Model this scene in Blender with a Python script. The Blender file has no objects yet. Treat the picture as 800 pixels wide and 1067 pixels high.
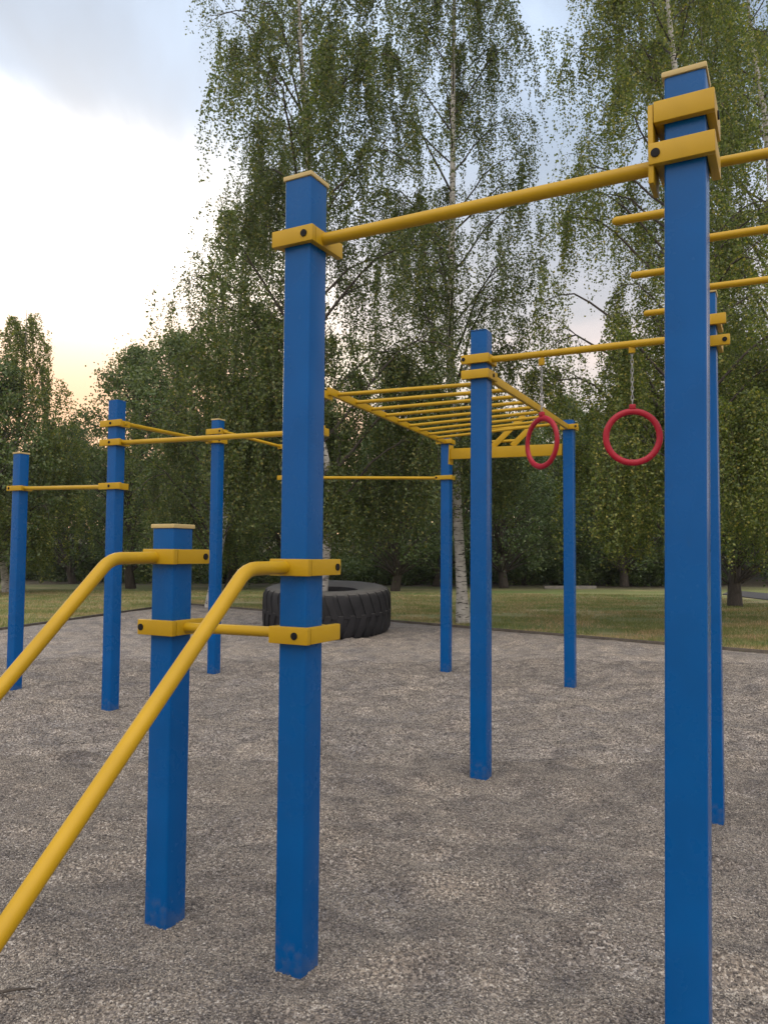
import bpy, bmesh, math, random
import numpy as np
from math import radians as RAD, sin, cos, pi, hypot
from mathutils import Vector, Matrix
S = bpy.context.scene
COL = S.collection
rng = np.random.default_rng(7)
random.seed(7)
# ------------------------------------------------------------ camera, sky, sun, exposure
cam = bpy.data.cameras.new('camera'); camo = bpy.data.objects.new('camera', cam); COL.objects.link(camo)
cam.sensor_fit = 'HORIZONTAL'; cam.sensor_width = 36.0; cam.lens = 36.0; cam.clip_end = 2000; cam.clip_start = .05
camo.matrix_world = Matrix.Translation((0, 0, 1.55)) @ Matrix.Rotation(RAD(93.0), 4, 'X') @ Matrix.Rotation(RAD(0.4), 4, 'Z')
S.camera = camo
SUN_AZ, SUN_EL = RAD(-22.0), RAD(9.0)         # azimuth clockwise from +Y
SD = Vector((sin(SUN_AZ)*cos(SUN_EL), cos(SUN_AZ)*cos(SUN_EL), sin(SUN_EL)))
W = bpy.data.worlds.new('World'); S.world = W; W.use_nodes = True
nt = W.node_tree; N = nt.nodes; L = nt.links; N.clear()
def nd(t, **k):
    n = N.new(t)
    for a, b in k.items(): setattr(n, a, b)
    return n
sky = nd('ShaderNodeTexSky', sky_type='NISHITA', sun_disc=False, sun_elevation=SUN_EL, sun_rotation=SUN_AZ, altitude=100, air_density=1.0, dust_density=2.0, ozone_density=1.5)
geo = nd('ShaderNodeTexCoord')
sep = nd('ShaderNodeSeparateXYZ'); L.new(geo.outputs['Generated'], sep.inputs[0])
zz = nd('ShaderNodeMath', operation='MAXIMUM'); L.new(sep.outputs[2], zz.inputs[0]); zz.inputs[1].default_value = 0
za = nd('ShaderNodeMath', operation='ADD'); L.new(zz.outputs[0], za.inputs[0]); za.inputs[1].default_value = .18
dv = nd('ShaderNodeVectorMath', operation='DIVIDE'); L.new(geo.outputs['Generated'], dv.inputs[0])
cb = nd('ShaderNodeCombineXYZ'); [L.new(za.outputs[0], cb.inputs[i]) for i in range(3)]; L.new(cb.outputs[0], dv.inputs[1])
mp = nd('ShaderNodeMapping'); mp.inputs['Scale'].default_value = (1.0, .62, .25); mp.inputs['Rotation'].default_value = (0, 0, .5); mp.inputs['Location'].default_value = (.45, .3, 0)
L.new(dv.outputs[0], mp.inputs[0])
nz = nd('ShaderNodeTexNoise'); nz.inputs['Scale'].default_value = 1.5; nz.inputs['Detail'].default_value = 7; nz.inputs['Roughness'].default_value = .52; nz.inputs['Distortion'].default_value = .4
L.new(mp.outputs[0], nz.inputs[0])
cr = nd('ShaderNodeMapRange', interpolation_type='SMOOTHSTEP'); cr.inputs[1].default_value = .40; cr.inputs[2].default_value = .66; L.new(nz.outputs[0], cr.inputs[0])
dt = nd('ShaderNodeVectorMath', operation='DOT_PRODUCT'); L.new(geo.outputs['Generated'], dt.inputs[0]); dt.inputs[1].default_value = SD
# bright cloud bank lit from behind by the low sun; thin pink cloud low down, unseen cloud behind the viewer brightened to light the scene
wob = nd('ShaderNodeMath', operation='MULTIPLY_ADD'); L.new(nz.outputs[0], wob.inputs[0]); wob.inputs[1].default_value = .16; L.new(dt.outputs['Value'], wob.inputs[2])
gl = nd('ShaderNodeMapRange', interpolation_type='SMOOTHSTEP'); gl.inputs[1].default_value = 1.006; gl.inputs[2].default_value = 1.055; L.new(wob.outputs[0], gl.inputs[0])
lo = nd('ShaderNodeMapRange', interpolation_type='SMOOTHSTEP'); lo.inputs[1].default_value = .20; lo.inputs[2].default_value = .50; L.new(sep.outputs[2], lo.inputs[0])
c0 = nd('ShaderNodeMix', data_type='RGBA'); L.new(lo.outputs[0], c0.inputs[0]); c0.inputs[6].default_value = (7.4, 6.0, 5.4, 1); c0.inputs[7].default_value = (5.3, 6.3, 7.8, 1)
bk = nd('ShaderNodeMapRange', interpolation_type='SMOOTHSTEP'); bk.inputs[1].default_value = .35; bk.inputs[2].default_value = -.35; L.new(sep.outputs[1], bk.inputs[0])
fz = nd('ShaderNodeMapRange'); fz.inputs[1].default_value = .3; fz.inputs[2].default_value = .7; fz.inputs[3].default_value = .94; fz.inputs[4].default_value = 1.2; L.new(nz.outputs[0], fz.inputs[0])
cs_ = nd('ShaderNodeVectorMath', operation='SCALE'); L.new(c0.outputs[2], cs_.inputs[0]); L.new(fz.outputs[0], cs_.inputs[3])
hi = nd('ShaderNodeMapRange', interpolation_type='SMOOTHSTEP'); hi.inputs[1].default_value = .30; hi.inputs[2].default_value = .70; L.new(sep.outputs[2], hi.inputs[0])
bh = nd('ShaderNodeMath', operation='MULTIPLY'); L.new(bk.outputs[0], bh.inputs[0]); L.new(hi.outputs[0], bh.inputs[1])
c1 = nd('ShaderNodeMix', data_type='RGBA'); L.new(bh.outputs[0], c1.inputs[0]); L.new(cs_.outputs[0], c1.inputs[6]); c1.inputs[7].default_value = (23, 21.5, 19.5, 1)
cc = nd('ShaderNodeMix', data_type='RGBA'); L.new(gl.outputs[0], cc.inputs[0]); L.new(c1.outputs[2], cc.inputs[6]); 
lo2 = nd('ShaderNodeMapRange', interpolation_type='SMOOTHSTEP'); lo2.inputs[1].default_value = .17; lo2.inputs[2].default_value = .40; L.new(sep.outputs[2], lo2.inputs[0])
c2 = nd('ShaderNodeMix', data_type='RGBA'); L.new(lo2.outputs[0], c2.inputs[0]); c2.inputs[6].default_value = (10.5, 6.6, 4.1, 1); c2.inputs[7].default_value = (19, 17.6, 15.8, 1); L.new(c2.outputs[2], cc.inputs[7])
mx = nd('ShaderNodeMix', data_type='RGBA')
base = nd('ShaderNodeMath', operation='MULTIPLY_ADD'); L.new(cr.outputs[0], base.inputs[0]); base.inputs[1].default_value = .55; base.inputs[2].default_value = .40
bs = nd('ShaderNodeMath', operation='MAXIMUM'); L.new(base.outputs[0], bs.inputs[0]); L.new(gl.outputs[0], bs.inputs[1])
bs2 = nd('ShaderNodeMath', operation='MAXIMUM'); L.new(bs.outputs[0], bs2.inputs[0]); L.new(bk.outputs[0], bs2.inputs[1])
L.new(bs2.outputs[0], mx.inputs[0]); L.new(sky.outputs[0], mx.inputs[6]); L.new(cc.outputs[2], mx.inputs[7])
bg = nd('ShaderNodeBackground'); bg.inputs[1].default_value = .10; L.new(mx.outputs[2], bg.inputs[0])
wo = nd('ShaderNodeOutputWorld'); L.new(bg.outputs[0], wo.inputs[0])
sl = bpy.data.lights.new('sun', 'SUN'); sl.energy = .8; sl.angle = RAD(12); sl.color = (1, .74, .48)
so = bpy.data.objects.new('sun', sl); COL.objects.link(so); so.rotation_euler = (-SD).to_track_quat('-Z', 'Y').to_euler()
S.view_settings.view_transform = 'Standard'; S.view_settings.look = 'None'; S.view_settings.exposure = 0.5; S.view_settings.gamma = 1; S.view_settings.use_curve_mapping = False

# ------------------------------------------------------------ helpers
def tag(o, label=None, cat=None, group=None, kind=None):
    for k, v in (('label', label), ('category', cat), ('group', group), ('kind', kind)):
        if v: o[k] = v
    return o
def empty(name, loc, label, cat, group=None, rz=0):
    o = bpy.data.objects.new(name, None); COL.objects.link(o); o.location = loc; o.rotation_euler = (0, 0, rz); o.empty_display_size = .2
    return tag(o, label, cat, group)
def link(name, me, mat, parent=None):
    o = bpy.data.objects.new(name, me); COL.objects.link(o)
    if mat: me.materials.append(mat)
    if parent: o.parent = parent
    return o
def fmesh(name, V, F, k, smooth=False):
    """fast mesh: V (n,3), F (m,k) int"""
    me = bpy.data.meshes.new(name); V = np.asarray(V, np.float32); F = np.asarray(F, np.int32)
    me.vertices.add(len(V)); me.vertices.foreach_set('co', V.ravel())
    me.loops.add(F.size); me.loops.foreach_set('vertex_index', F.ravel())
    me.polygons.add(len(F)); me.polygons.foreach_set('loop_start', np.arange(0, F.size, k, dtype=np.int32))
    if smooth: me.polygons.foreach_set('use_smooth', np.ones(len(F), bool))
    me.update(calc_edges=True); return me
def bmobj(name, bm, mat, parent=None, smooth=None):
    me = bpy.data.meshes.new(name); bm.normal_update(); bm.to_mesh(me); bm.free()
    if smooth is not None:
        me.polygons.foreach_set('use_smooth', np.ones(len(me.polygons), bool)); me.set_sharp_from_angle(angle=RAD(smooth))
    return link(name, me, mat, parent)
def box(bm, x0, x1, y0, y1, z0, z1, M=None, bev=0):
    r = bmesh.ops.create_cube(bm, size=1)
    for v in r['verts']:
        v.co = Vector((x0+(v.co.x+.5)*(x1-x0), y0+(v.co.y+.5)*(y1-y0), z0+(v.co.z+.5)*(z1-z0)))
    if bev:
        es = list({e for v in r['verts'] for e in v.link_edges})
        rr = bmesh.ops.bevel(bm, geom=es, offset=bev, segments=2, affect='EDGES', profile=.6)
        vs = list({v for f in rr['faces'] for v in f.verts} | {v for v in r['verts'] if v.is_valid})
    else: vs = r['verts']
    if M is not None:
        for v in vs: v.co = M @ v.co
def tube(bm, pts, rad, n=12, caps=True):
    pts = [Vector(p) for p in pts]; rads = rad if isinstance(rad, (list, tuple)) else [rad]*len(pts)
    rings = []; prev = None
    for i, p in enumerate(pts):
        d = (pts[min(i+1, len(pts)-1)]-pts[max(i-1, 0)]).normalized()
        if prev is None: a = d.orthogonal().normalized()
        else: a = (prev-d*prev.dot(d)).normalized()
        prev = a; b = d.cross(a)
        rings.append([bm.verts.new(p+(a*cos(2*pi*k/n)+b*sin(2*pi*k/n))*rads[i]) for k in range(n)])
    for r0, r1 in zip(rings, rings[1:]):
        for k in range(n): bm.faces.new((r0[k], r0[(k+1) % n], r1[(k+1) % n], r1[k]))
    if caps: bm.faces.new(rings[0][::-1]); bm.faces.new(rings[-1])
def vnoise(x, y, seed=0):
    r = np.random.default_rng(seed).random((256, 256)); xi = np.floor(x).astype(int); yi = np.floor(y).astype(int)
    fx = x-xi; fy = y-yi; fx = fx*fx*(3-2*fx); fy = fy*fy*(3-2*fy)
    g = lambda a, b: r[a % 256, b % 256]
    return (g(xi, yi)*(1-fx)+g(xi+1, yi)*fx)*(1-fy)+(g(xi, yi+1)*(1-fx)+g(xi+1, yi+1)*fx)*fy-.5

# ------------------------------------------------------------ materials
class Mt:
    def __init__(s, name):
        s.m = bpy.data.materials.new(name); s.m.use_nodes = True; s.t = s.m.node_tree; s.n = s.t.nodes; s.l = s.t.links
        s.p = s.n['Principled BSDF']; s.out = s.n['Material Output']
    def node(s, t, **k):
        n = s.n.new(t)
        for a, b in k.items(): setattr(n, a, b)
        return n
    def coord(s, scale=(1, 1, 1), out='Object'):
        c = s.node('ShaderNodeTexCoord'); m = s.node('ShaderNodeMapping'); m.inputs['Scale'].default_value = scale
        s.l.new(c.outputs[out], m.inputs[0]); return m.outputs[0]
    def noise(s, vec, scale, detail=4, rough=.5, dist=0):
        n = s.node('ShaderNodeTexNoise'); n.inputs['Scale'].default_value = scale; n.inputs['Detail'].default_value = detail
        n.inputs['Roughness'].default_value = rough; n.inputs['Distortion'].default_value = dist
        if vec is not None: s.l.new(vec, n.inputs['Vector'])
        return n.outputs[0]
    def ramp(s, f, stops, interp='LINEAR'):
        r = s.node('ShaderNodeValToRGB'); r.color_ramp.interpolation = interp; e = r.color_ramp.elements
        while len(e) < len(stops): e.new(.5)
        for q, (p, c) in zip(e, stops): q.position = p; q.color = (*c, 1) if len(c) == 3 else c
        s.l.new(f, r.inputs[0]); return r.outputs[0]
    def mix(s, f, a, b, mode='MIX'):
        x = s.node('ShaderNodeMix', data_type='RGBA', blend_type=mode)
        for sock, v in ((x.inputs[0], f), (x.inputs[6], a), (x.inputs[7], b)):
            if hasattr(v, 'type') and not isinstance(v, (tuple, float)): s.l.new(v, sock)
            else: sock.default_value = (*v, 1) if isinstance(v, tuple) else v
        return x.outputs[2]
    def bump(s, h, strength=.3, dist=.01, nrm=None):
        b = s.node('ShaderNodeBump'); b.inputs['Strength'].default_value = strength; b.inputs['Distance'].default_value = dist
        s.l.new(h, b.inputs['Height'])
        if nrm: s.l.new(nrm, b.inputs['Normal'])
        s.l.new(b.outputs[0], s.p.inputs['Normal']); return b.outputs[0]
    def col(s, c):
        if isinstance(c, tuple): s.p.inputs['Base Color'].default_value = (*c, 1)
        else: s.l.new(c, s.p.inputs['Base Color'])
    def rough(s, v):
        if isinstance(v, float): s.p.inputs['Roughness'].default_value = v
        else: s.l.new(v, s.p.inputs['Roughness'])

def paint(name, c, dirt, rough=.35, spec=.3):
    m = Mt(name); v = m.coord()
    n1 = m.noise(v, 3.0, 5, .6); n2 = m.noise(v, 60.0, 3, .6)
    k = m.ramp(n1, [(.35, (0, 0, 0)), (.75, (1, 1, 1))])
    c1 = m.mix(k, c, tuple(x*.8 for x in c))
    k2 = m.ramp(m.noise(m.coord((1, 1, .35)), 38.0, 5, .7), [(.66, (0, 0, 0)), (.76, (1, 1, 1))])
    kk = m.node('ShaderNodeMath', operation='MULTIPLY'); m.l.new(k2, kk.inputs[0]); kk.inputs[1].default_value = .35
    m.col(m.mix(kk.outputs[0], c1, dirt))
    r = m.node('ShaderNodeMapRange'); m.l.new(n1, r.inputs[0]); r.inputs[3].default_value = rough-.08; r.inputs[4].default_value = rough+.18; m.rough(r.outputs[0])
    m.p.inputs['Specular IOR Level'].default_value = spec
    m.bump(n2, .06, .002); return m.m
def post_paint(c, foot):
    mat = paint('blue_post_paint', c, (.03, .07, .13), .22, .2); t = mat.node_tree; p = t.nodes['Principled BSDF']; old = p.inputs['Base Color'].links[0].from_socket
    tc = t.nodes.new('ShaderNodeTexCoord'); sx = t.nodes.new('ShaderNodeSeparateXYZ'); t.links.new(tc.outputs['Object'], sx.inputs[0])
    nz_ = t.nodes.new('ShaderNodeTexNoise'); nz_.inputs['Scale'].default_value = 22; nz_.inputs['Detail'].default_value = 6; nz_.inputs['Roughness'].default_value = .7; t.links.new(tc.outputs['Object'], nz_.inputs['Vector'])
    ma = t.nodes.new('ShaderNodeMath'); ma.operation = 'MULTIPLY_ADD'; t.links.new(sx.outputs[2], ma.inputs[0]); ma.inputs[1].default_value = -1.1; t.links.new(nz_.outputs[0], ma.inputs[2])
    mr = t.nodes.new('ShaderNodeMapRange'); mr.inputs[1].default_value = .40; mr.inputs[2].default_value = .62; mr.inputs[4].default_value = .22; t.links.new(ma.outputs[0], mr.inputs[0])
    # scuffs and chips with a shape of their own
    n2 = t.nodes.new('ShaderNodeTexNoise'); n2.inputs['Scale'].default_value = 26; n2.inputs['Detail'].default_value = 8; n2.inputs['Roughness'].default_value = .75; t.links.new(tc.outputs['Object'], n2.inputs['Vector'])
    m2 = t.nodes.new('ShaderNodeMapRange'); m2.inputs[1].default_value = .69; m2.inputs[2].default_value = .71; m2.inputs[4].default_value = .3; t.links.new(n2.outputs[0], m2.inputs[0])
    a = t.nodes.new('ShaderNodeMix'); a.data_type = 'RGBA'; t.links.new(mr.outputs[0], a.inputs[0]); t.links.new(old, a.inputs[6]); a.inputs[7].default_value = (*foot, 1)
    b = t.nodes.new('ShaderNodeMix'); b.data_type = 'RGBA'; t.links.new(m2.outputs[0], b.inputs[0]); t.links.new(a.outputs[2], b.inputs[6]); b.inputs[7].default_value = (.12, .16, .22, 1)
    t.links.new(b.outputs[2], p.inputs['Base Color']); return mat
BLUE = post_paint((.0005, .078, .275), (.16, .145, .13))
YEL = paint('yellow_paint', (.45, .268, .006), (.42, .22, .03), .38)
CAP = paint('cream_plastic', (.50, .38, .17), (.3, .24, .14), .5)
RED = paint('crimson_plastic', (.33, .008, .024), (.2, .02, .03), .35)
BLK = paint('black_plastic', (.012, .012, .014), (.02, .02, .02), .5, .1)
STEEL = paint('galvanised_steel', (.30, .30, .30), (.18, .15, .12), .4)

def rubber():
    m = Mt('weathered_rubber'); v = m.coord()
    n = m.noise(v, 2.2, 6, .65)
    sepn = m.node('ShaderNodeNewGeometry'); sx = m.node('ShaderNodeSeparateXYZ'); m.l.new(sepn.outputs['Normal'], sx.inputs[0])
    up = m.ramp(sx.outputs[2], [(.35, (0, 0, 0)), (.95, (1, 1, 1))])       # dust settles on upward faces
    c = m.ramp(n, [(.3, (.010, .0105, .013)), (.7, (.026, .026, .030))])
    m.col(m.mix(up, c, (.13, .125, .12))); m.rough(.75); m.p.inputs['Specular IOR Level'].default_value = .25
    m.bump(m.noise(v, 40, 4, .6), .3, .004); return m.m
RUB = rubber()

def gravel_mat():
    m = Mt('grey_pea_gravel'); c = m.coord()
    vo = m.node('ShaderNodeTexVoronoi'); vo.inputs['Scale'].default_value = 115; m.l.new(c, vo.inputs['Vector'])
    hsv = m.node('ShaderNodeSeparateColor'); m.l.new(vo.outputs['Color'], hsv.inputs[0])
    base = m.ramp(hsv.outputs[0], [(0, (.095, .086, .084)), (.35, (.19, .167, .150)), (.6, (.28, .240, .205)), (.82, (.37, .325, .280)), (1, (.56, .52, .47))])
    big = m.ramp(m.noise(c, 1.6, 6, .6), [(.32, (.74, .76, .82)), (.66, (1.05, 1.02, .98))])
    c2 = m.mix(1.0, base, big, 'MULTIPLY')
    damp_shade = m.ramp(m.noise(m.coord((1, 1.4, 1)), 3.4, 5, .58, .1), [(.46, (1.05, 1.04, 1.03)), (.67, (.66, .66, .69))])  # darker damp grains plus the shade of hollows, put into the colour
    m.col(m.mix(1.0, c2, damp_shade, 'MULTIPLY')); m.rough(.85)
    inv = m.node('ShaderNodeMath', operation='SUBTRACT'); inv.inputs[0].default_value = 1; m.l.new(vo.outputs['Distance'], inv.inputs[1])
    b1 = m.bump(m.noise(c, 26, 5, .7), .45, .015)
    m.bump(inv.outputs[0], .9, .008, b1); return m.m
GRAV = gravel_mat()
def island_mat(name, stops, rough=.8, trans=0.0, bump=None, patch=None, spec=.5):
    m = Mt(name); g = m.node('ShaderNodeNewGeometry')
    c = m.ramp(g.outputs['Random Per Island'], stops)
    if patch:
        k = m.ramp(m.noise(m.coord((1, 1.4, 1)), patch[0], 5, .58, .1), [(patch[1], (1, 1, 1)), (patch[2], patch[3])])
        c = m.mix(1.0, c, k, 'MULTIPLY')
    m.col(c); m.rough(rough); m.p.inputs['Specular IOR Level'].default_value = spec
    if trans:
        t = m.node('ShaderNodeBsdfTranslucent'); tc = m.mix(1.0, c, (1.3, 1.45, .55), 'MULTIPLY'); m.l.new(tc, t.inputs[0])
        x = m.node('ShaderNodeMixShader'); x.inputs[0].default_value = trans
        m.l.new(m.p.outputs[0], x.inputs[1]); m.l.new(t.outputs[0], x.inputs[2]); m.l.new(x.outputs[0], m.out.inputs[0])
    return m.m
PEB = island_mat('loose_pebbles', [(0, (.062, .056, .055)), (.3, (.155, .137, .124)), (.6, (.235, .203, .174)), (.85, (.32, .280, .238)), (1, (.45, .41, .365))], patch=(3.4, .46, .67, (.66, .66, .69)))  # patch repeats the bed's dark spots: hollow shade and damp grains as colour
BIRCH_LEAF = island_mat('birch_leaves', [(0, (.048, .074, .024)), (.5, (.084, .115, .036)), (.85, (.125, .148, .043)), (1, (.23, .20, .055))], .55, .38)
BIRCH_LEAF2 = island_mat('birch_leaves_yellowing', [(0, (.065, .10, .026)), (.5, (.12, .155, .038)), (.85, (.20, .22, .055)), (1, (.34, .29, .07))], .55, .42)
LEAF_D = island_mat('dark_leaves', [(0, (.045, .078, .027)), (.6, (.078, .12, .040)), (1, (.13, .16, .055))], .5, .28)
LEAF_M = island_mat('mid_leaves', [(0, (.06, .098, .033)), (.6, (.10, .145, .048)), (1, (.17, .19, .065))], .5, .32)
def bark_birch():
    m = Mt('birch_bark'); c = m.coord((5, 5, 34)); c1 = m.coord((1, 1, 1))
    k = m.ramp(m.noise(c, 1.0, 4, .6, .3), [(.55, (0, 0, 0)), (.60, (1, 1, 1))])
    k2 = m.ramp(m.noise(c1, 1.7, 4, .7), [(.60, (0, 0, 0)), (.70, (1, 1, 1))])
    w = m.ramp(m.noise(c1, 6, 4, .6), [(.3, (.34, .325, .305)), (.7, (.60, .58, .55))])
    a = m.mix(k, w, (.035, .032, .03)); m.col(m.mix(k2, a, (.07, .062, .055))); m.rough(.8)
    m.bump(m.noise(c, 1.5, 5, .7), .5, .01); return m.m
BARKB = bark_birch()
def bark_dark():
    m = Mt('dark_bark'); c = m.coord((14, 14, 2.5))
    n = m.noise(c, 1.0, 6, .65, .4); m.col(m.ramp(n, [(.3, (.022, .018, .015)), (.7, (.085, .07, .058))])); m.rough(.9); m.bump(n, .8, .02); return m.m
BARKD = bark_dark()
def lawn_mat():
    m = Mt('dry_lawn'); c = m.coord()
    a = m.ramp(m.noise(m.coord((.35, 1, 1)), .55, 5, .6, .8), [(.38, (.14, .20, .05)), (.52, (.25, .26, .095)), (.64, (.42, .35, .19))])
    b = m.ramp(m.noise(c, 30, 5, .7), [(.3, (.55, .55, .55)), (.7, (1.15, 1.15, 1.1))])
    lawn = m.mix(1.0, a, b, 'MULTIPLY')
    # bare litter-covered soil below the wood
    s = m.node('ShaderNodeSeparateXYZ'); m.l.new(c, s.inputs[0])
    nn = m.noise(c, .35, 4, .6)
    ad = m.node('ShaderNodeMath', operation='MULTIPLY_ADD'); m.l.new(nn, ad.inputs[0]); ad.inputs[1].default_value = 8; m.l.new(s.outputs[1], ad.inputs[2])
    k = m.node('ShaderNodeMapRange'); k.inputs[1].default_value = 36; k.inputs[2].default_value = 41; m.l.new(ad.outputs[0], k.inputs[0])
    soil = m.ramp(m.noise(c, 8, 5, .7), [(.3, (.045, .036, .024)), (.7, (.105, .088, .058))])
    m.col(m.mix(k.outputs[0], lawn, soil)); m.rough(.95); m.bump(m.noise(c, 60, 4, .7), .8, .03); return m.m
LAWN = lawn_mat()
GRASS = island_mat('grass_blades', [(0, (.11, .15, .045)), (.5, (.19, .22, .07)), (.8, (.30, .28, .12)), (1, (.44, .38, .22))], .7, .3, patch=(.6, .45, .57, (1.75, 1.25, 1.9)))
def plain(name, a, b, sc, rough=.9, bs=.4, bd=.01):
    m = Mt(name); c = m.coord(); n = m.noise(c, sc, 6, .65); m.col(m.ramp(n, [(.3, a), (.7, b)])); m.rough(rough); m.bump(m.noise(c, sc*6, 4, .6), bs, bd); return m.m
ASPH = plain('worn_asphalt', (.05, .047, .05), (.08, .076, .08), 3)
KERBM = plain('grey_kerb', (.06, .05, .042), (.14, .12, .10), 7)
CONC = plain('pale_concrete', (.16, .15, .135), (.26, .24, .22), 6)
SOIL = plain('dark_soil', (.03, .025, .02), (.07, .06, .045), 9)

# ------------------------------------------------------------ ground
POST_XY = [(-.316, 2.969), (-.912, 3.325), (.92, 2.35), (1.945, 4.595), (.687, 5.435), (-.56, 6.05), (.829, 10.182), (2.199, 9.096), (-2.675, 7.628), (-2.159, 9.892), (-4.116, 8.663), (-1.32, 10.6)]
def bumpy(x, y):
    wx = x+.35*vnoise(x*1.3, y*1.3, 11); wy = y+.35*vnoise(x*1.3+40, y*1.3, 12)
    z = .06*vnoise(wx*1.1, wy*1.4, 1)+(.080*vnoise(wx*2.6+9, wy*3.6, 2)+.062*vnoise(wx*5.2, wy*7, 3))+.020*vnoise(wx*9.5+3, wy*12, 4)
    for px_, py_ in POST_XY:      # scuffed flat right round each post, with a shallow dish
        dd_ = np.hypot(x-px_, y-py_); k = np.clip((dd_-.07)/.28, 0, 1); k = k*k*(3-2*k); z = z*k-.012*(1-k)
    return z
PG = [(-5.8, 22.3), (22, -1.55), (22, -4), (-11.3, -4)]     # gravel bed corners, clockwise
edges = []
for i in range(4):
    a = np.array(PG[i]); b = np.array(PG[(i+1) % 4]); d = (b-a)/np.linalg.norm(b-a); edges.append((a, np.array([-d[1], d[0]])))
gx = np.r_[np.linspace(-320, -20, 50), np.arange(-19.5, 28, .5), np.linspace(28, 320, 50)]; gy = np.r_[np.linspace(-60, -8, 10), np.arange(-7.5, 26, .5), np.linspace(26, 420, 90)]
X, Y = np.meshgrid(gx, gy); Z = np.where(Y > 45, (Y-45)*.03, 0)+np.clip(X-14, 0, 60)*np.clip(Y-22, 0, 30)/30*.06 - .035
ins = np.ones(X.shape, bool)
for a, nn in edges: ins &= (X-a[0])*nn[0]+(Y-a[1])*nn[1] < -.55
Z = np.where(ins, -.3, Z)
def grid_faces(w, h):
    i = np.arange(w*h).reshape(h, w); return np.stack([i[:-1, :-1], i[:-1, 1:], i[1:, 1:], i[1:, :-1]], -1).reshape(-1, 4)
o = link('ground', fmesh('ground', np.stack([X, Y, Z], -1).reshape(-1, 3), grid_faces(len(gx), len(gy)), 4, True), LAWN); tag(o, kind='structure')

st = .032
gx = np.arange(-11.5, 22.2, st); gy = np.arange(-1, 22.6, st); X, Y = np.meshgrid(gx, gy); X = X.copy(); Y = Y.copy()
keep = np.ones(X.shape, bool)
for a, nn in edges:        # clockwise polygon: inside is where dot(n, p-a) < 0
    s = (X-a[0])*nn[0]+(Y-a[1])*nn[1]; keep &= s < st*1.5
    X = np.where(s > 0, X-nn[0]*s, X); Y = np.where(s > 0, Y-nn[1]*s, Y)
Z = bumpy(X, Y)
for a, nn in edges: Z *= np.clip(-((X-a[0])*nn[0]+(Y-a[1])*nn[1])/.7, .1, 1)
h_, w_ = X.shape
F = grid_faces(w_, h_); F = F[keep.ravel()[F].all(1)]
used = np.unique(F); rm = np.zeros(X.size, int); rm[used] = np.arange(len(used))
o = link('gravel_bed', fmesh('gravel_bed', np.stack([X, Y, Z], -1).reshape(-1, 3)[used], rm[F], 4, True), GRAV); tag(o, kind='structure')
# loose pebbles lying on the bed
def pebbles(cnt, dmin, dmax, s0, s1, spread=.62):
    d = np.sqrt(rng.random(cnt)*(dmax**2-dmin**2)+dmin**2); x = (rng.random(cnt)*2-1)*d*spread; y = d
    z = bumpy(x, y)
    oc = np.array([[1, 0, 0], [0, 1, 0], [-1, 0, 0], [0, -1, 0], [0, 0, 1], [0, 0, -1]], float)
    f = np.array([[0, 1, 4], [1, 2, 4], [2, 3, 4], [3, 0, 4], [1, 0, 5], [2, 1, 5], [3, 2, 5], [0, 3, 5]])
    r = (s0+(s1-s0)*rng.random(cnt)**2)[:, None]*np.stack([.8+.6*rng.random(cnt), .7+.4*rng.random(cnt), .5+.3*rng.random(cnt)], -1)
    V = oc[None]*(.8+.4*rng.random((cnt, 6, 1)))*r[:, None]
    a = rng.random(cnt)*2*pi; ca, sa = np.cos(a)[:, None], np.sin(a)[:, None]
    t = rng.normal(0, .5, cnt)[:, None]; ct, s_t = np.cos(t), np.sin(t)
    x1 = V[..., 0]*ct-V[..., 2]*s_t; z1 = V[..., 0]*s_t+V[..., 2]*ct
    V = np.stack([x1*ca-V[..., 1]*sa+x[:, None], x1*sa+V[..., 1]*ca+y[:, None], z1+z[:, None]+.0012+r[:, 2:3]*.4], -1)
    return V.reshape(-1, 3), (f[None]+np.arange(cnt)[:, None, None]*6).reshape(-1, 3)
V1, F1 = pebbles(330000, 2.0, 5.8, .0026, .0060); V2, F2 = pebbles(150000, 5.7, 11, .0046, .0085)
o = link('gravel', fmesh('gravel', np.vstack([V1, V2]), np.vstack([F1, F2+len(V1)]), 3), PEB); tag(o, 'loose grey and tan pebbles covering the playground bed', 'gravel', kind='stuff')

def strip(name, pts, w, z0, z1, mat, kind='structure'):
    bm = bmesh.new(); vs = []
    for i, p in enumerate(pts):
        a = Vector(pts[max(i-1, 0)]); b = Vector(pts[min(i+1, len(pts)-1)]); d = (b-a).normalized(); q = Vector((-d.y, d.x))*w/2; p = Vector(p)
        vs.append([bm.verts.new((*(p+q*s), z)) for s, z in ((1, z0), (1, z1), (-1, z1), (-1, z0))])
    for a, b in zip(vs, vs[1:]):
        for k in range(3): bm.faces.new((a[k], a[k+1], b[k+1], b[k]))
    bm.faces.new(vs[0][::-1]); bm.faces.new(vs[-1]); bmesh.ops.recalc_face_normals(bm, faces=bm.faces)
    return bmobj(name, bm, mat)
# timber edging of the bed, slightly uneven
ed = []
def lerp_pts(a, b, n): return [(a[0]+(b[0]-a[0])*i/n+random.uniform(-.012, .012), a[1]+(b[1]-a[1])*i/n+random.uniform(-.012, .012)) for i in range(n+1)]
tag(strip('kerb', lerp_pts((-11.3, -4), (-5.83, 22.33), 20)+lerp_pts((-5.5, 22.1), (22.03, -1.5), 30), .05, -.06, .045, KERBM), kind='structure')
tag(strip('path', [(30, 16), (20, 19), (14.5, 24), (14.5, 30), (20, 40), (30, 52)], 2.4, -.2, -.005, ASPH), kind='structure')
tag(strip('kerb_stone', [(7.2, 34.6), (8.6, 34.7), (9.6, 35.0)], .22, -.2, .09, CONC), 'pale concrete kerb stone lying at the far edge of the lawn', 'kerb stone')

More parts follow.
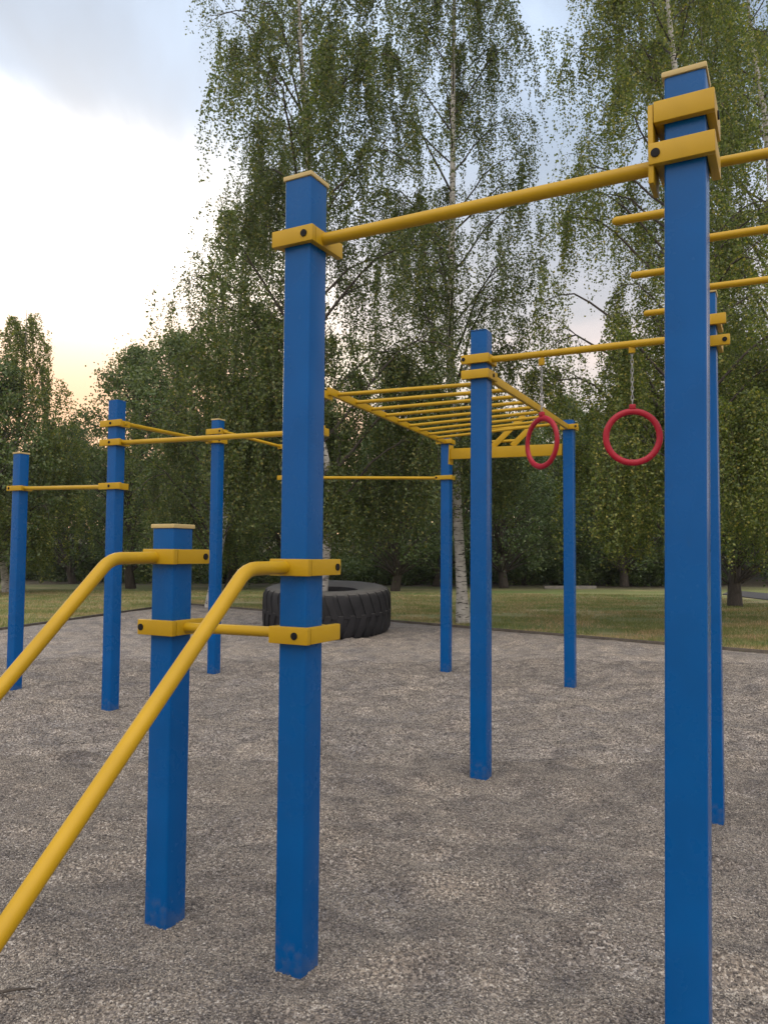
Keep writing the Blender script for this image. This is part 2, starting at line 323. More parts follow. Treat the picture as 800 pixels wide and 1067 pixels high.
# grass blades near the bed
def blades(cnt):
    x = []; y = []
    while len(x) < cnt:
        d = 11+rng.random(cnt)**1.5*19; xx = (rng.random(cnt)*2-1)*d*.72; k = rng.random(cnt)
        cl = vnoise(xx*.9, d*1.6, 21)+.25*vnoise(xx*5, d*5, 22)
        ok = (k < .55+cl*1.1)
        ins = np.ones(cnt, bool)
        for a, nn in edges: ins &= ((xx-a[0])*nn[0]+(d-a[1])*nn[1]) < .03
        px = 14.5; ok &= ~ins & ~((xx > 12.5) & (d > 18))
        x += list(xx[ok]); y += list(d[ok])
    x = np.array(x[:cnt]); y = np.array(y[:cnt]); h = .025+.05*rng.random(cnt); w = .004+.004*rng.random(cnt)
    a = rng.random(cnt)*2*pi; lx = rng.normal(0, .03, cnt); ly = rng.normal(0, .03, cnt)
    V = np.stack([np.stack([x-np.cos(a)*w, y-np.sin(a)*w, 0*x-.04], -1), np.stack([x+np.cos(a)*w, y+np.sin(a)*w, 0*x-.04], -1), np.stack([x+lx, y+ly, h-.035], -1)], 1)
    return V.reshape(-1, 3), np.arange(cnt*3).reshape(-1, 3)
V, F = blades(260000)
tag(link('grass', fmesh('grass', V, F, 3), GRASS), 'short patchy lawn grass beyond the gravel bed', 'grass', kind='stuff')

# ------------------------------------------------------------ the blue and yellow exercise frame
TH = RAD(-28); U = Vector((cos(TH), sin(TH), 0)); VV = Vector((-sin(TH), cos(TH), 0)); HS = .06
gym = empty('climbing_frame', (.0, 4.5, 0), 'large outdoor exercise frame of square blue posts and yellow bars on gravel', 'exercise frame')
PO = Vector((0, 4.5, 0))
P = dict(A=(-.316, 2.969), L=(-.912, 3.325), C=(.945, 2.35), D=(1.945, 4.595), B=(.687, 5.435), P=(-.56, 6.05), G=(.829, 10.182),
         H=(2.199, 9.096), E=(-2.675, 7.628), F=(-2.159, 9.892), N=(-4.116, 8.663), Q=(-1.32, 10.6))
P = {k: Vector((*v, 0)) for k, v in P.items()}
TOP = dict(A=3.0, L=1.645, C=3.035, D=3.12, B=3.13, P=3.0, G=3.06, H=3.13, E=3.04, F=3.24, N=2.63, Q=3.14)
RM = Matrix.Rotation(TH, 4, 'Z')
def finish(bm, name, mat, smooth=None, parent=gym, origin=None):
    """mesh built in world coordinates -> child object whose origin sits at `origin`"""
    org = Vector(origin) if origin is not None else sum((v.co for v in bm.verts), Vector())/len(bm.verts)
    for v in bm.verts: v.co -= org
    o = bmobj(name, bm, mat, parent, smooth)
    po = PO if parent is gym else parent['_o']
    o.location = org-Vector(po); o['_o'] = list(org); return o
posts = {}
gym['_o'] = list(PO)
NOCAP = 'EBGHP'
for k, p in P.items():
    bm = bmesh.new()
    r = bmesh.ops.create_cube(bm, size=1)
    for v in r['verts']: v.co = Vector((v.co.x*2*HS, v.co.y*2*HS, -.25+(v.co.z+.5)*(TOP[k]+.25)))
    es = [e for e in bm.edges if abs(e.verts[0].co.z-e.verts[1].co.z) > .5]
    bmesh.ops.bevel(bm, geom=es, offset=.008, segments=3, affect='EDGES', profile=.5)
    lean = Matrix.Rotation(random.uniform(-.002, .002), 4, 'X') if k not in 'AC' else Matrix.Identity(4)
    for v in bm.verts:
        v.co = Matrix.Translation(p) @ RM @ lean @ v.co
        if k == 'C': v.co.x -= .034*(1-v.co.z/2.9)      # this post stands a little out of plumb
    po = finish(bm, 'post', BLUE, 35, origin=p); posts[k] = po
    bm = bmesh.new(); t = TOP[k]
    if k in NOCAP: box(bm, -HS*.97, HS*.97, -HS*.97, HS*.97, t+.001, t+.008, Matrix.Translation(p) @ RM, .003)
    else: box(bm, -HS-.006, HS+.006, -HS-.006, HS+.006, t+.001, t+.019, Matrix.Translation(p) @ RM, .004)
    finish(bm, 'cap', BLUE if k in NOCAP else CAP, 30, po)
posts['L']['label'] = 'short blue post'
TK = .028; CH = .032
def clamp(k, z, fl=.0, fr=0., sb=0., bolt=('f', .0), h=CH):
    """square collar; fl/fr = ears of the front plate to the left/right, sb = ear of the right plate to the back"""
    p = P[k]; M = Matrix.Translation(p+Vector((0, 0, z))) @ RM; e = HS+TK; bm = bmesh.new(); g = .0015
    box(bm, -e-fl, e+fr, -e, -HS-g, -h, h, M, .004)                 # front plate
    box(bm, HS+g, e-.0005, -HS-g+.002, e+sb, -h+.0008, h-.0008, M, .004)   # right plate
    box(bm, -e, HS, HS+g, e-.001, -h+.001, h-.001, M, .004)       # back plate
    box(bm, -e+.0005, -HS-g, -HS, HS, -h+.0012, h-.0012, M, .004)
    c = finish(bm, 'clamp', YEL, 30)
    bm = bmesh.new()
    if bolt[0] == 'f': a = M @ Vector((bolt[1], -e+.004, 0)); b = M @ Vector((bolt[1], -e-.004, 0))
    else: a = M @ Vector((e-.004, bolt[1], 0)); b = M @ Vector((e+.004, bolt[1], 0))
    tube(bm, [a, b, b+(b-a)*.05], [.014, .014, .009], 14); finish(bm, 'bolt', BLK, 40, c); return c
def bar(name, a, b, r, n=16, round_end=False):
    bm = bmesh.new(); a = Vector(a); b = Vector(b)
    if round_end:
        d = (b-a).normalized(); tube(bm, [a, a+d*r*.15, a+d*r*.5, a+d*r, b-d*r, b-d*r*.5, b-d*r*.15, b], [r*.35, r*.62, r*.87, r, r, r*.87, r*.62, r*.35], n)
    else: tube(bm, [a, b], r, n)
    return finish(bm, name, YEL, 50)
def at(k, z, du=0, dv=0): return P[k]+Vector((0, 0, z))+U*du+VV*dv
E_ = HS+TK-.004
# bar A-C, clamps
clamp('A', 2.765, fl=.012, sb=.05, bolt=('f', .05)); clamp('C', 2.79, fl=.016, sb=.03, bolt=('f', -.083), h=.034); clamp('C', 2.92, fr=.0, sb=.04, bolt=('s', .02), h=.034)
bar('pull_up_bar', at('A', 2.765, E_), at('C', 2.785, -E_), .0235)
bm = bmesh.new(); box(bm, -.106, -.0895, -HS-TK+.006, HS*.6, 2.70, 2.95, Matrix.Translation(P['C']) @ RM, .004); finish(bm, 'bracket_plate', YEL, 30)
# handrails
def handrail(k, z, s1, s2, slope):
    p = []
    a = at(k, z, -.02, -E_); 
    d1 = -VV
    p.append(a); b = at(k, z-.002, -.02, -s1)
    for t in (.0, .25, .5, .75, 1.0):      # rounded bend
        ang = slope*t
        p.append(b+d1*(.09*sin(ang)/sin(slope) if t else 0)*1.0+Vector((0, 0, -.09*(1-cos(ang))/sin(slope))))
    q = p[-1]; dd = d1*cos(slope)+Vector((0, 0, -sin(slope)))
    p.append(q+dd*((q.z+.15)/sin(slope)))
    bm = bmesh.new(); tube(bm, p, .0255, 18); return finish(bm, 'handrail', YEL, 60)
handrail('A', 1.49, .26, 0, RAD(43)); handrail('L', 1.52, .27, 0, RAD(43.5))
clamp('A', 1.49, sb=.06, bolt=('s', .12)); clamp('L', 1.525, sb=.05, bolt=('s', .11))
clamp('A', 1.235, fl=.0, sb=.06, bolt=('f', .03)); clamp('L', 1.225, fl=.02, sb=.03, bolt=('f', -.088))
bar('cross_bar', at('L', 1.225, E_), at('A', 1.235, -E_), .021)
# fishbone bars C-D
clamp('D', 2.95, fr=.03, sb=.05, bolt=('s', .08)); clamp('D', 2.82, fr=.05, sb=.03, bolt=('f', .11))
d = (P['D']-P['C']); dl = d.length; d.normalize()
bm = bmesh.new(); MM = Matrix.Translation(P['C']) @ Matrix.Rotation(math.atan2(d.y, d.x), 4, 'Z'); box(bm, .085, dl-.085, -.02, .02, 2.865, 2.925, MM, .004); finish(bm, 'spine_beam', YEL, 30)
UA = RAD(-25); UR = Vector((cos(UA), sin(UA), 0))
for t in (.62, 1.28, 1.92):
    c = P['C']+d*t+Vector((0, 0, 2.895)); bar('rung', c-UR*.31, c-UR*.018, .0175, 14, True)
for t in (.28, .95, 1.60):
    c = P['C']+d*t+Vector((0, 0, 2.895)); bar('rung', c+UR*.018, c+UR*.52, .0175, 14, True)
# ring bar B-D
clamp('B', 2.925, fl=.03, bolt=('f', -.10)); clamp('B', 2.815, fl=.03, sb=.02, bolt=('s', .02))
bar('pull_up_bar', at('B', 2.925, E_), at('D', 2.875, -E_), .0235)
# ladder P-B -> G-H
clamp('P', 2.80, fr=.03, sb=.05, bolt=('f', .08)); clamp('P', 2.50, fr=.06, bolt=('f', .1))
clamp('G', 3.025, fl=.03, fr=.02, bolt=('f', -.09), h=.03); clamp('H', 3.05, fr=.04, sb=.03, bolt=('f', .10), h=.03)
r0a, r0b = at('P', 2.83, E_+.01, .06), at('G', 3.02, .0, -E_); r1a, r1b = at('B', 2.80, E_-.02, .07), at('H', 3.05, 0, -E_)
def rail(a, b):
    bm = bmesh.new(); d = b-a; M = Matrix.Translation(a) @ d.to_track_quat('X', 'Z').to_matrix().to_4x4(); box(bm, 0, d.length, -.016, .016, -.03, .03, M, .004); return finish(bm, 'ladder_rail', YEL, 30)
rail(r0a, r0b); rail(r1a, r1b)
for i in range(9):
    t = .045+.105*i; a = r0a.lerp(r0b, t); b = r1a.lerp(r1b, t); e = (b-a).normalized()*.016
    bar('rung', a+e, b-e, .0165, 12)
# beam G-H with the steps hanging behind it
a, b = at('G', 2.86, .0), at('H', 2.79, .0); dd = (b-a).normalized(); M = Matrix.Translation(a) @ dd.to_track_quat('X', 'Z').to_matrix().to_4x4(); ln = (b-a).length
bm = bmesh.new(); box(bm, .075, ln-.075, -.03, .03, -.07, .07, M, .005); box(bm, .062, .074, -.05, .05, -.14, .12, M, .003); finish(bm, 'beam', YEL, 30)
nrm = Vector((-dd.y, dd.x, 0))
for s in (.70, .98):
    p0 = a+dd*s+Vector((0, 0, .07)); p1 = p0+nrm*.25+dd*.32+Vector((0, 0, .42)); bm = bmesh.new(); q = p1-p0
    box(bm, 0, q.length, -.02, .02, -.035, .035, Matrix.Translation(p0) @ q.to_track_quat('X', 'Z').to_matrix().to_4x4(), .004); finish(bm, 'strut', YEL, 30)
for h, s0, s1, nn in ((.33, .52, 1.25, .18), (.15, .50, 1.0, .09)):
    bar('rung', a+dd*s0+nrm*nn+Vector((0, 0, h)), a+dd*s1+nrm*nn+Vector((0, 0, h)), .02, 12, True)
# far low bar Q-G, and F-Q
clamp('G', 2.545, fr=.03, fl=.04, bolt=('f', -.11), h=.028); clamp('Q', 2.57, fl=.05, bolt=('f', 0)); bar('pull_up_bar', at('Q', 2.57, E_), at('G', 2.545, -E_), .021)
clamp('F', 3.09, fl=.04, fr=.04, bolt=('f', .10), h=.036); clamp('F', 2.97, fl=.04, fr=.04, bolt=('f', .10), h=.03); clamp('Q', 3.0, fl=.05, bolt=('f', 0))
bar('pull_up_bar', at('F', 3.09, E_), at('Q', 3.0, -E_), .021)
# left group
clamp('E', 2.81, fl=.06, fr=.05, bolt=('f', .0)); clamp('E', 2.62, fl=.06, fr=.04, bolt=('f', -.01)); clamp('E', 2.185, fl=.06, fr=.06, bolt=('f', 0.0))
bar('pull_up_bar', at('E', 2.81, E_), at('F', 2.97, -E_), .023); bar('pull_up_bar', at('E', 2.62, E_), at('P', 2.50, -E_), .024)
clamp('N', 2.24, fl=.03, fr=.04, bolt=('f', -.08), h=.028); bar('pull_up_bar', at('N', 2.24, E_), at('E', 2.185, -E_), .0225)
for o in list(bpy.data.objects):
    if '_o' in o.keys(): del o['_o']

# ------------------------------------------------------------ gymnastic rings
def ring(s, rz, label, clen):
    a = at('B', 2.925, E_); b = at('D', 2.875, -E_); w = (P['D']-P['B']).normalized(); p = P['B']+w*s; z = 2.9-.0235
    root = empty('gym_ring', (p.x, p.y, z-clen-.36), label, 'gym ring', 'red gymnastic rings hanging from the yellow bar', rz)
    R_, T = .164, .0225; bm = bmesh.new(); n, m = 56, 12
    cz = .185; vs = [[bm.verts.new(((R_+T*cos(v)*.9)*cos(u), T*.60*sin(v), cz+(R_+T*cos(v)*.9)*sin(u))) for v in [2*pi*j/m for j in range(m)]] for u in [2*pi*i/n for i in range(n)]]
    for i in range(n):
        for j in range(m): bm.faces.new((vs[i][j], vs[i][(j+1) % m], vs[(i+1) % n][(j+1) % m], vs[(i+1) % n][j]))
    bmesh.ops.recalc_face_normals(bm, faces=bm.faces); ro = bmobj('ring', bm, RED, root, 60)
    bm = bmesh.new(); box(bm, -.02, .02, -.0125, .0125, cz+R_+T-.008, cz+R_+T+.024, None, .006); bmobj('lug', bm, RED, ro, 40)
    bm = bmesh.new(); z0 = cz+R_+T+.02; z1 = clen+.36; nl = 12
    for i in range(nl):
        zc = z0+(z1-z0-.03)*(i+.5)/nl; hl = (z1-z0-.03)/nl*.72; pts = []
        for k in range(13):
            t = 2*pi*k/12; q = (cos(t)*.0075, sin(t)*hl)
            pts.append((q[0], 0, zc+q[1]) if i % 2 else (0, q[0], zc+q[1]))
        tube(bm, pts, .0026, 6, False)
    bmobj('chain', bm, STEEL, root, 60)
    bm = bmesh.new(); box(bm, -.02, .02, -.012, .012, z1-.045, z1+.006, None, .003); bmobj('bracket', bm, YEL, root, 30)
yb = math.atan2((P['D']-P['B']).y, (P['D']-P['B']).x)
ring(.458, yb-RAD(31), 'red plastic ring nearer the middle post, twisted half edge-on, hung by a chain', .40)
ring(1.068, yb+RAD(24), 'red plastic ring beside the nearest tall blue post, facing the viewer as a full circle', .41)

# ------------------------------------------------------------ tractor tyre lying flat
TC = Vector((-1.08, 14.85, 0)); 
ty = empty('tractor_tyre', TC, 'huge black tractor tyre lying flat on the gravel round a birch trunk', 'tyre'); ty.rotation_euler = (RAD(4), 0, 0); ty.location.z = .04
prof = [(.60, .10), (.56, .16), (.56, .60), (.60, .70), (.80, .765), (1.0, .775), (1.12, .755), (1.17, .70), (1.20, .56), (1.205, .38), (1.20, .2), (1.16, .08), (1.10, .02), (.9, .0)]
bm = bmesh.new(); n = 96; vs = [[bm.verts.new((r*cos(2*pi*i/n), r*sin(2*pi*i/n), z)) for r, z in [(a, b*1.11) for a, b in prof]] for i in range(n)]
for i in range(n):
    for j in range(len(prof)-1): bm.faces.new((vs[i][j], vs[(i+1) % n][j], vs[(i+1) % n][j+1], vs[i][j+1]))
bmesh.ops.recalc_face_normals(bm, faces=bm.faces); bmobj('casing', bm, RUB, ty, 50)
bm = bmesh.new(); nl = 34
for i in range(nl):
    for side in (0, 1):
        a0 = 2*pi*(i+.5*side)/nl
        # curved lug: from shoulder to past the middle
        pts = [(1.10, .763, .0), (1.165, .735, .008), (1.214, .66, .015), (1.226, .52, .05), (1.228, .36, .10)]
        w = .068; lay = []
        for q, (r, z, da) in enumerate(pts):
            z *= 1.11
            if side: z = .849-z
            ww = w*(1-.09*q); rb = r-.05
            zb = z-(.03 if q < 2 else 0)*(1-2*side)
            lay.append([bm.verts.new((R_*cos(a0+da+s), R_*sin(a0+da+s), Z_)) for (R_, Z_, s) in ((r, z, -ww), (r, z, ww), (rb, zb, ww*1.25), (rb, zb, -ww*1.25))])
        for A_, B_ in zip(lay, lay[1:]):
            for k in range(4): bm.faces.new((A_[k], A_[(k+1) % 4], B_[(k+1) % 4], B_[k]))
        bm.faces.new(lay[0]); bm.faces.new(lay[-1][::-1])
bmesh.ops.recalc_face_normals(bm, faces=bm.faces); bmobj('tread', bm, RUB, ty, 30)
bm = bmesh.new(); bmesh.ops.create_circle(bm, cap_ends=True, segments=40, radius=.575)
for v in bm.verts: v.co.z = .42+random.uniform(-.01, .01)
o = bmobj('soil_fill', bm, SOIL, ty)

# ------------------------------------------------------------ trees
def unit(v): return v/np.maximum(np.linalg.norm(v, axis=-1, keepdims=True), 1e-9)
def leaves_mesh(name, C, size, down=.0, asp=.75):
    """one small folded diamond per centre"""
    n = len(C); a = unit(rng.normal(size=(n, 3))+np.array([0, 0, -down])); b = unit(np.cross(a, rng.normal(size=(n, 3))))
    s = (size*(.65+.7*rng.random(n)))[:, None]
    V = np.stack([C-a*s*.5, C+b*s*.5*asp-a*s*.05, C+a*s*.5, C-b*s*.5*asp-a*s*.05], 1)
    return fmesh(name, V.reshape(-1, 3), np.arange(4*n).reshape(-1, 4), 4)
def tubes_mesh(name, paths, nside=5):
    """paths: list of (pts (m,3), radii (m,)) -> one mesh"""
    Vs = []; Fs = []; off = 0
    for pts, rad, ns in paths:
        pts = np.asarray(pts, float); m = len(pts); d = unit(np.gradient(pts, axis=0)); ref = np.array([.3, .9, .1]) if abs(d[0, 2]) > .9 else np.array([0, 0, 1.])
        a = unit(np.cross(d, ref)); b = np.cross(d, a); t = np.arange(ns)*2*pi/ns
        V = pts[:, None]+(a[:, None]*np.cos(t)[None, :, None]+b[:, None]*np.sin(t)[None, :, None])*np.asarray(rad)[:, None, None]
        i = np.arange(m*ns).reshape(m, ns); F = np.stack([i[:-1], np.roll(i, -1, 1)[:-1], np.roll(i, -1, 1)[1:], i[1:]], -1).reshape(-1, 4)
        Vs.append(V.reshape(-1, 3)); Fs.append(F+off); off += m*ns
    return fmesh(name, np.vstack(Vs), np.vstack(Fs), 4, True)

def birch(x, y, H, label, leafmat, lean=(0, 0), r0=.13, zmin=2.2, prof=None, ntw=2300, seed=1, group=None, per=62, trunkpts=None, lsize=.050, wedge=None):
    global rng
    rng = np.random.default_rng(seed)
    root = empty('birch_tree', (x, y, -.03), label, 'birch tree', group)
    m = 26; tt = np.linspace(0, 1, m)
    wob = np.stack([np.interp(tt, np.linspace(0, 1, 7), np.r_[0, rng.normal(0, .16, 6)]), np.interp(tt, np.linspace(0, 1, 7), np.r_[0, rng.normal(0, .16, 6)])], -1)
    tp = np.stack([lean[0]*tt**1.2+wob[:, 0], lean[1]*tt**1.2+wob[:, 1], H*tt], -1)
    tr = r0*(1-tt)**.85*(1+.5*np.exp(-tt*H*2.6))+.008
    link('trunk', tubes_mesh('trunk', [(tp, tr, 14)]), BARKB, root)
    prof = prof or (lambda t: 2.7*(1-t)**.55*min(1, .45+t*2))
    limbs = []; tips = []; nl = 62
    for i in range(nl):
        t = .07+.90*((i+rng.random())/nl)**1.1; z = t*H
        if z < zmin*.8: continue
        b = np.array([np.interp(t, tt, tp[:, k]) for k in range(3)]); az = i*2.4+rng.normal(0, .5)
        Lr = prof(t)*(.65+.55*rng.random()); up = (1.1-.3*t)*Lr*.75
        s = np.linspace(0, 1, 9)[:, None]; dirh = np.array([cos(az), sin(az), 0])
        pts = b+dirh*Lr*s**.85+np.array([0, 0, 1])*(up*np.sin(s*pi*.62)-up*.35*s**3)
        pts[1:] += rng.normal(0, .05, (8, 3))*s[1:]
        rr = (.020+.018*(1-t))*(Lr/2.5)**.7*(1-s[:, 0]*.85)
        limbs.append((pts, rr, 5)); tips.append(pts)
        for q in range(3):     # side branches
            k = rng.integers(2, 7); a2 = az+rng.choice([-1, 1])*rng.uniform(.5, 1.1); l2 = Lr*rng.uniform(.3, .55)
            p2 = pts[k]+np.array([cos(a2), sin(a2), 0])*l2*s+np.array([0, 0, 1])*(l2*.35*np.sin(s*pi*.7)-.15*s**3)
            limbs.append((p2, rr[k]*.6*(1-s[:, 0]*.8), 4)); tips.append(p2)
    # hanging twigs
    C = []; tw = []; T = np.stack(tips)
    dens = (rng.random(len(T))**1.2+.08)*np.where(T[:, 4, 2] < 6, 2.7, 1.0); dens /= dens.sum()
    for q in range(ntw):
        li = rng.choice(len(T), p=dens); s = rng.uniform(.25, 1)*8; k = int(min(s, 7)); p = T[li][k]*(1-(s-k))+T[li][k+1]*(s-k)
        ln = rng.gamma(3.0, .32)+.3; ln = min(ln, max(.3, p[2]-zmin+rng.uniform(-.3, .5)), 2.3)
        dr = rng.normal(0, .25, 2); u = np.linspace(0, 1, 6)
        path = p+np.stack([dr[0]*u**.6*ln*.7, dr[1]*u**.6*ln*.7, -ln*u**1.1+.12*np.sin(u*pi)], -1)
        if q % 2 == 0: tw.append((path, np.linspace(.0035, .0015, 6), 3))
        n = max(6, int(per*ln*(.7+.6*rng.random()))); uu = rng.random(n)**.8
        pc = np.stack([np.interp(uu, u, path[:, j]) for j in range(3)], -1)+rng.normal(0, .048, (n, 3))
        C.append(pc)
    C = np.vstack(C)
    link('branches', tubes_mesh('branches', limbs+tw), BARKD, root)
    link('crown', leaves_mesh('crown', C, lsize, .6), leafmat, root)
    return root
bell = lambda a, b=.5, c=.4: (lambda t: a*(1-t)**b*min(1, c+t*2))
birch(TC.x-.17, TC.y, 17.5, 'tall weeping birch growing up through the tractor tyre', BIRCH_LEAF, (-.72, .2), .10, 1.9, bell(3.1, .45, .55), 3100, 3)
birch(1.80, 17.35, 19, 'slender birch with bare white lower trunk seen between the blue posts', BIRCH_LEAF, (-.5, 0), .115, 2.6, bell(2.9, .5), 2300, 5)
birch(5.98, 15.0, 17, 'birch rooted at the gravel edge behind the nearest blue post', BIRCH_LEAF2, (.2, .5), .13, 1.7, bell(3.4, .45, .6), 3500, 8)
birch(9.6, 18.2, 18, 'drooping birch at the right edge with yellow-green hanging leaves', BIRCH_LEAF2, (-.7, 0), .15, 1.5, bell(3.9, .4, .7), 4000, 11)
birch(-4.75, 21.2, 14.5, 'birch with reddish slanting limbs behind and left of the tyre', BIRCH_LEAF, (1.9, .3), .11, .9, bell(2.4, .5, .8), 1700, 14)
birch(-13.9, 28.5, 10.6, 'feathery light green birch at the far left edge', BIRCH_LEAF2, (.3, 0), .12, .8, bell(2.9, .6, .8), 1500, 15, lsize=.07, per=56)

def tree_parts(seed, H, R_, zb, nclump, per, lsize, flat=.8, trunk_r=.15):
    """leafy tree, unit build -> (wood mesh, crown mesh)"""
    global rng
    rng = np.random.default_rng(seed); m = 10; tt = np.linspace(0, 1, m)
    tp = np.stack([np.cumsum(rng.normal(0, .07, m)), np.cumsum(rng.normal(0, .07, m)), H*.86*tt], -1); tp[0, :2] = 0
    tr = trunk_r*(1-tt)**.8*(1+.4*np.exp(-tt*9))+.02; paths = [(tp, tr, 10)]
    cs = []
    for i in range(nclump):
        t = rng.random()**.75; z = zb+(H-zb)*t; e = R_*(math.sin(pi*min(1, (.16+.84*t))**.8)**.6)*(.75+.4*rng.random()); a = rng.random()*2*pi; rr = e*(.35+.65*rng.random()**.5)
        cs.append((rr*cos(a)+np.interp(z, tp[:, 2], tp[:, 0]), rr*sin(a)+np.interp(z, tp[:, 2], tp[:, 1]), z))
    cs = np.array(cs); s = np.linspace(0, 1, 7)[:, None]
    for c in cs[::2]:
        hz = max(.6, c[2]-np.hypot(c[0], c[1])*.8-.3); hz = min(hz, H*.8); b = np.array([np.interp(hz, tp[:, 2], tp[:, k]) for k in range(3)])
        pts = b+(c-b)*s+np.array([0, 0, 1])*np.sin(s*pi)*.25+rng.normal(0, .05, (7, 3))*s
        paths.append((pts, .055*trunk_r/.2*(1-s[:, 0]*.85), 4))
    rad = R_*rng.uniform(.08, .25, len(cs))
    n = per; D = unit(rng.normal(size=(len(cs), n, 3)))*(rng.random((len(cs), n, 1))**.45)*rad[:, None, None]*np.array([1.15, 1.15, flat])
    C = (cs[:, None]+D).reshape(-1, 3)
    droop = rng.random(len(C)) < .12; C[droop, 2] -= rng.random(droop.sum())*.5
    stray = rng.random(len(C)) < .14; C[stray] += rng.normal(0, .3, (stray.sum(), 3))
    C = C[C[:, 2] > zb-.7]
    return tubes_mesh('wood', paths), leaves_mesh('leafage', C, lsize, .3)
VAR = [tree_parts(21, 10, 2.7, 1.5, 260, 100, .10), tree_parts(22, 8.5, 2.9, 1.2, 260, 100, .10), tree_parts(23, 11, 2.4, 1.6, 260, 100, .10), tree_parts(24, 7.5, 3.0, 1.0, 240, 100, .10)]
for w_, c_ in VAR: w_.materials.append(BARKD)
CR = {}
def crown_mesh(v, mat):
    if (v, mat.name) not in CR:
        me = VAR[v][1].copy(); me.materials.append(mat); CR[(v, mat.name)] = me
    return CR[(v, mat.name)]
def tree(v, x, y, s, mat, label, group='trees of the wood beyond the lawn', sz=None, z=-.05, name='leafy_tree'):
    r = empty(name, (x, y, z), label, 'tree', group, random.uniform(0, 6.28)); r.scale = (s, s, sz or s)
    for nm, me in (('trunk', VAR[v][0]), ('crown', crown_mesh(v, mat))):
        o = bpy.data.objects.new(nm, me); COL.objects.link(o); o.parent = r
    return r
T1 = [  # variant, px(screen), distance, scale, label
 (1, -30, 27, 1.0, LEAF_M, 'bushy tree cut by the left frame edge'),
 (1, 78, 36, .88, LEAF_D, 'lower tree in the gap where the low sun glows'),
 (0, 138, 32, 1.0, LEAF_M, 'rounded tree behind the tall post that carries three bars'),
 (0, 185, 30, 1.02, LEAF_M, 'broad tree between the two tall left posts'),
 (1, 240, 33, 1.02, LEAF_D, 'dark tree behind the far left blue post'),
 (3, 300, 33, 1.1, LEAF_D, 'dark spreading tree behind the tyre, left of its birch'),
 (3, 412, 31.5, .92, LEAF_D, 'small dark forked tree standing on the lawn right of the tyre'),
 (1, 455, 36, .95, LEAF_D, 'dark tree just left of the white birch trunk'),
 (3, 525, 35, 1.05, LEAF_D, 'dark bushy tree right of the white birch trunk'),
 (0, 590, 39, .95, LEAF_M, 'lighter green tree behind the far right ladder post'),
 (3, 650, 37, 1.05, LEAF_D, 'dark low tree below the front-facing red ring'),
 (1, 715, 38, 1.05, LEAF_D, 'dark tree behind the nearest tall blue post'),
 (0, 840, 36, 1.1, LEAF_M, 'green tree past the path at the right edge')]
for v, px, d, s, mat, lab in T1: tree(v, (px-400)/800*d, d, s, mat, lab)
tree(1, 10.75, 23.6, 1.0, LEAF_D, 'thick dark trunked tree standing alone near the path', name='lone_tree')
back = 'leafy tree in the shaded second row of the wood'
random.seed(5)
WH = [(-80, 'far beyond the left frame edge'), (0, 'just outside the left frame edge'), (40, 'behind the leftmost short bar post'), (95, 'in the gap where the sun glows'), (140, 'behind the tall post that carries three bars'), (190, 'between the two tall left posts'),
      (250, 'behind the far left post'), (295, 'left of the large tyre'), (350, 'straight behind the large tyre'), (400, 'above the right rim of the tyre'), (455, 'left of the ladder posts'), (500, 'beside the white birch trunk'), (550, 'behind the twisted red ring'),
      (600, 'behind the far right ladder post'), (650, 'below the front-facing red ring'), (700, 'left of the nearest tall post'), (755, 'behind the nearest tall post'), (800, 'beside the lone dark trunk'), (880, 'just outside the right frame edge'), (2000, 'far beyond the right frame edge')]
def where(px): return next(t for a, t in WH if px < a)
def short(t): return t.replace('the tall post that carries three bars', 'the post with three bars').replace(' of the wood, ', ', ')
for row, (d0, st_) in enumerate(((43, 55), (52, 62))):
    for px in range(-160, 960, st_):
        v = random.randrange(4); d = d0+random.uniform(-2.5, 2.5); s = random.uniform(.85, 1.1)*(1 if row == 0 else 1.05)
        if px < 250: s *= .78
        tree(v, (px+random.uniform(-15, 15)-400)/800*d, d, s, random.choice([LEAF_D, LEAF_M, LEAF_D]), short('leafy tree %s of the wood, %s' % (('in the second row', 'in the rearmost row')[row], where(px))), 'deeper trees of the wood')
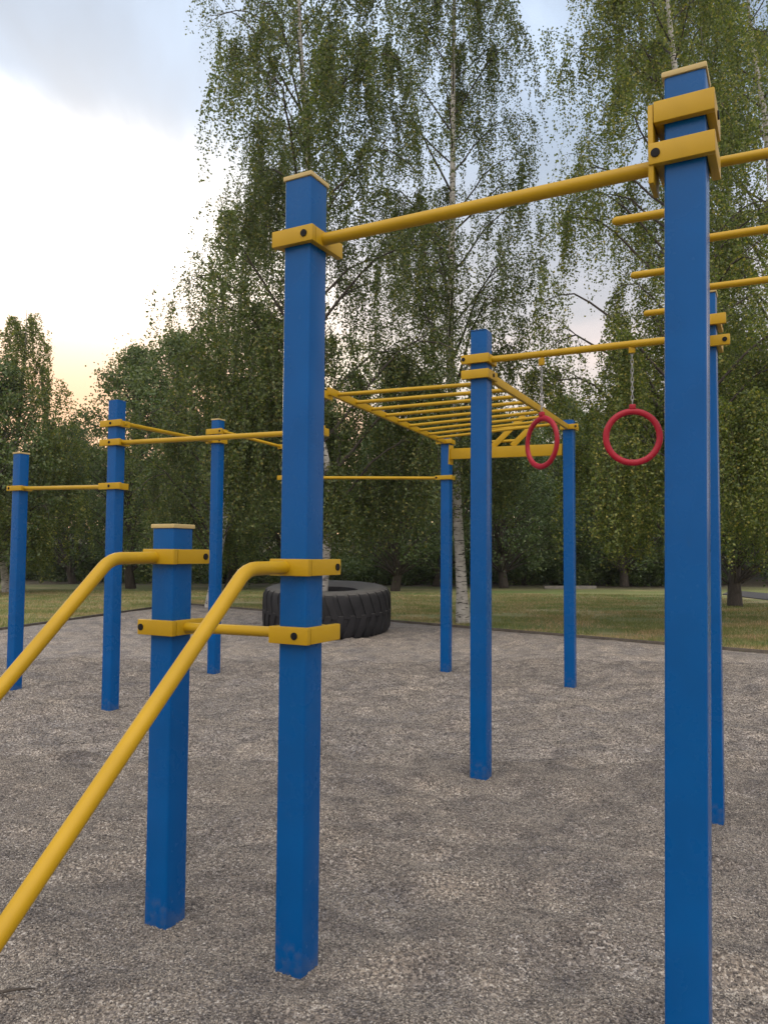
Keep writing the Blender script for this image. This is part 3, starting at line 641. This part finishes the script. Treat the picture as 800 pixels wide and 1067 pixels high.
# undergrowth shrubs at the foot of the wood
def shrub_parts(seed):
    global rng
    rng = np.random.default_rng(seed); cs = np.stack([rng.normal(0, .8, 34), rng.normal(0, .6, 34), rng.uniform(.1, 1.25, 34)], -1)
    C = (cs[:, None]+unit(rng.normal(size=(34, 160, 3)))*rng.random((34, 160, 1))**.5*.42).reshape(-1, 3); C = C[C[:, 2] > 0]
    s = np.linspace(0, 1, 5)[:, None]; st = [(np.array([c[0]*.2, c[1]*.2, 0])+(c-np.array([c[0]*.2, c[1]*.2, 0]))*s, .016*(1-s[:, 0]*.7), 4) for c in cs]
    return tubes_mesh('stems', st), leaves_mesh('foliage', C, .09)
SH = [shrub_parts(s) for s in (31, 32)]
for i, (a, b) in enumerate(SH): a.materials.append(BARKD); b.materials.append([LEAF_D, LEAF_M][i])
for row, d0 in enumerate((39.5, 47)):
    for px in range(-120, 940, 30 if row == 0 else 40):
        i = random.randrange(2); d = d0+random.uniform(-1.5, 1.5); s = random.uniform(.9, 1.5)
        if row == 0 and 740 < px < 830: continue
        r = empty('shrub', ((px+random.uniform(-15, 15)-400)/800*d, d, -.05), short('dark shrub %s of the wood, %s' % (('at the foot', 'in deep shade')[row], where(px))), 'shrub', 'undergrowth shrubs', random.uniform(0, 6)); r.scale = (s*1.3, s, s)
        for nm, me in (('stems', SH[i][0]), ('foliage', SH[i][1])):
            o = bpy.data.objects.new(nm, me); COL.objects.link(o); o.parent = r
# fallen twig bottom left
bm = bmesh.new(); tube(bm, [(-1.36, 2.66, .03), (-1.30, 2.68, .034), (-1.24, 2.70, .036), (-1.19, 2.715, .03)], [.003, .006, .0055, .002], 8)
tube(bm, [(-1.29, 2.683, .035), (-1.26, 2.66, .036), (-1.24, 2.65, .03)], [.003, .0025, .0015], 6)
tz = max(float(bumpy(np.array([v.co.x]), np.array([v.co.y]))[0]) for v in bm.verts)
for v in bm.verts: v.co.z += tz-.02
tag(bmobj('twig', bm, BARKD, None, 60), 'small dark broken twig lying on the gravel at the lower left', 'twig')

# ------------------------------------------------------------ evening air
bm = bmesh.new(); box(bm, -90, 90, -12, 75, -2.5, 24)
hz = bmobj('haze', bm, None); tag(hz, 'thin evening haze in the air among the trees', 'haze', kind='stuff')
m = bpy.data.materials.new('haze'); m.use_nodes = True; t = m.node_tree; t.nodes.clear(); o_ = t.nodes.new('ShaderNodeOutputMaterial'); v_ = t.nodes.new('ShaderNodeVolumePrincipled')
v_.inputs['Color'].default_value = (.9, .92, .95, 1); v_.inputs['Density'].default_value = .0006; v_.inputs['Anisotropy'].default_value = .5; t.links.new(v_.outputs[0], o_.inputs['Volume']); hz.data.materials.append(m)

# neighbours of one kind at one spot: say which of them it is
from collections import defaultdict
same = defaultdict(list)
for o in bpy.data.objects:
    if o.parent is None and o.get('group') in ('undergrowth shrubs', 'deeper trees of the wood'): same[o['label']].append(o)
for lab, os_ in same.items():
    os_.sort(key=lambda o: o.location.x/o.location.y)
    if len(os_) == 2: words = ['left one of two', 'right one of two']
    elif len(os_) == 3: words = ['leftmost of three', 'middle one of three', 'rightmost of three']
    else: words = None
    if words:
        for o, w_ in zip(os_, words): o['label'] = lab+', '+w_
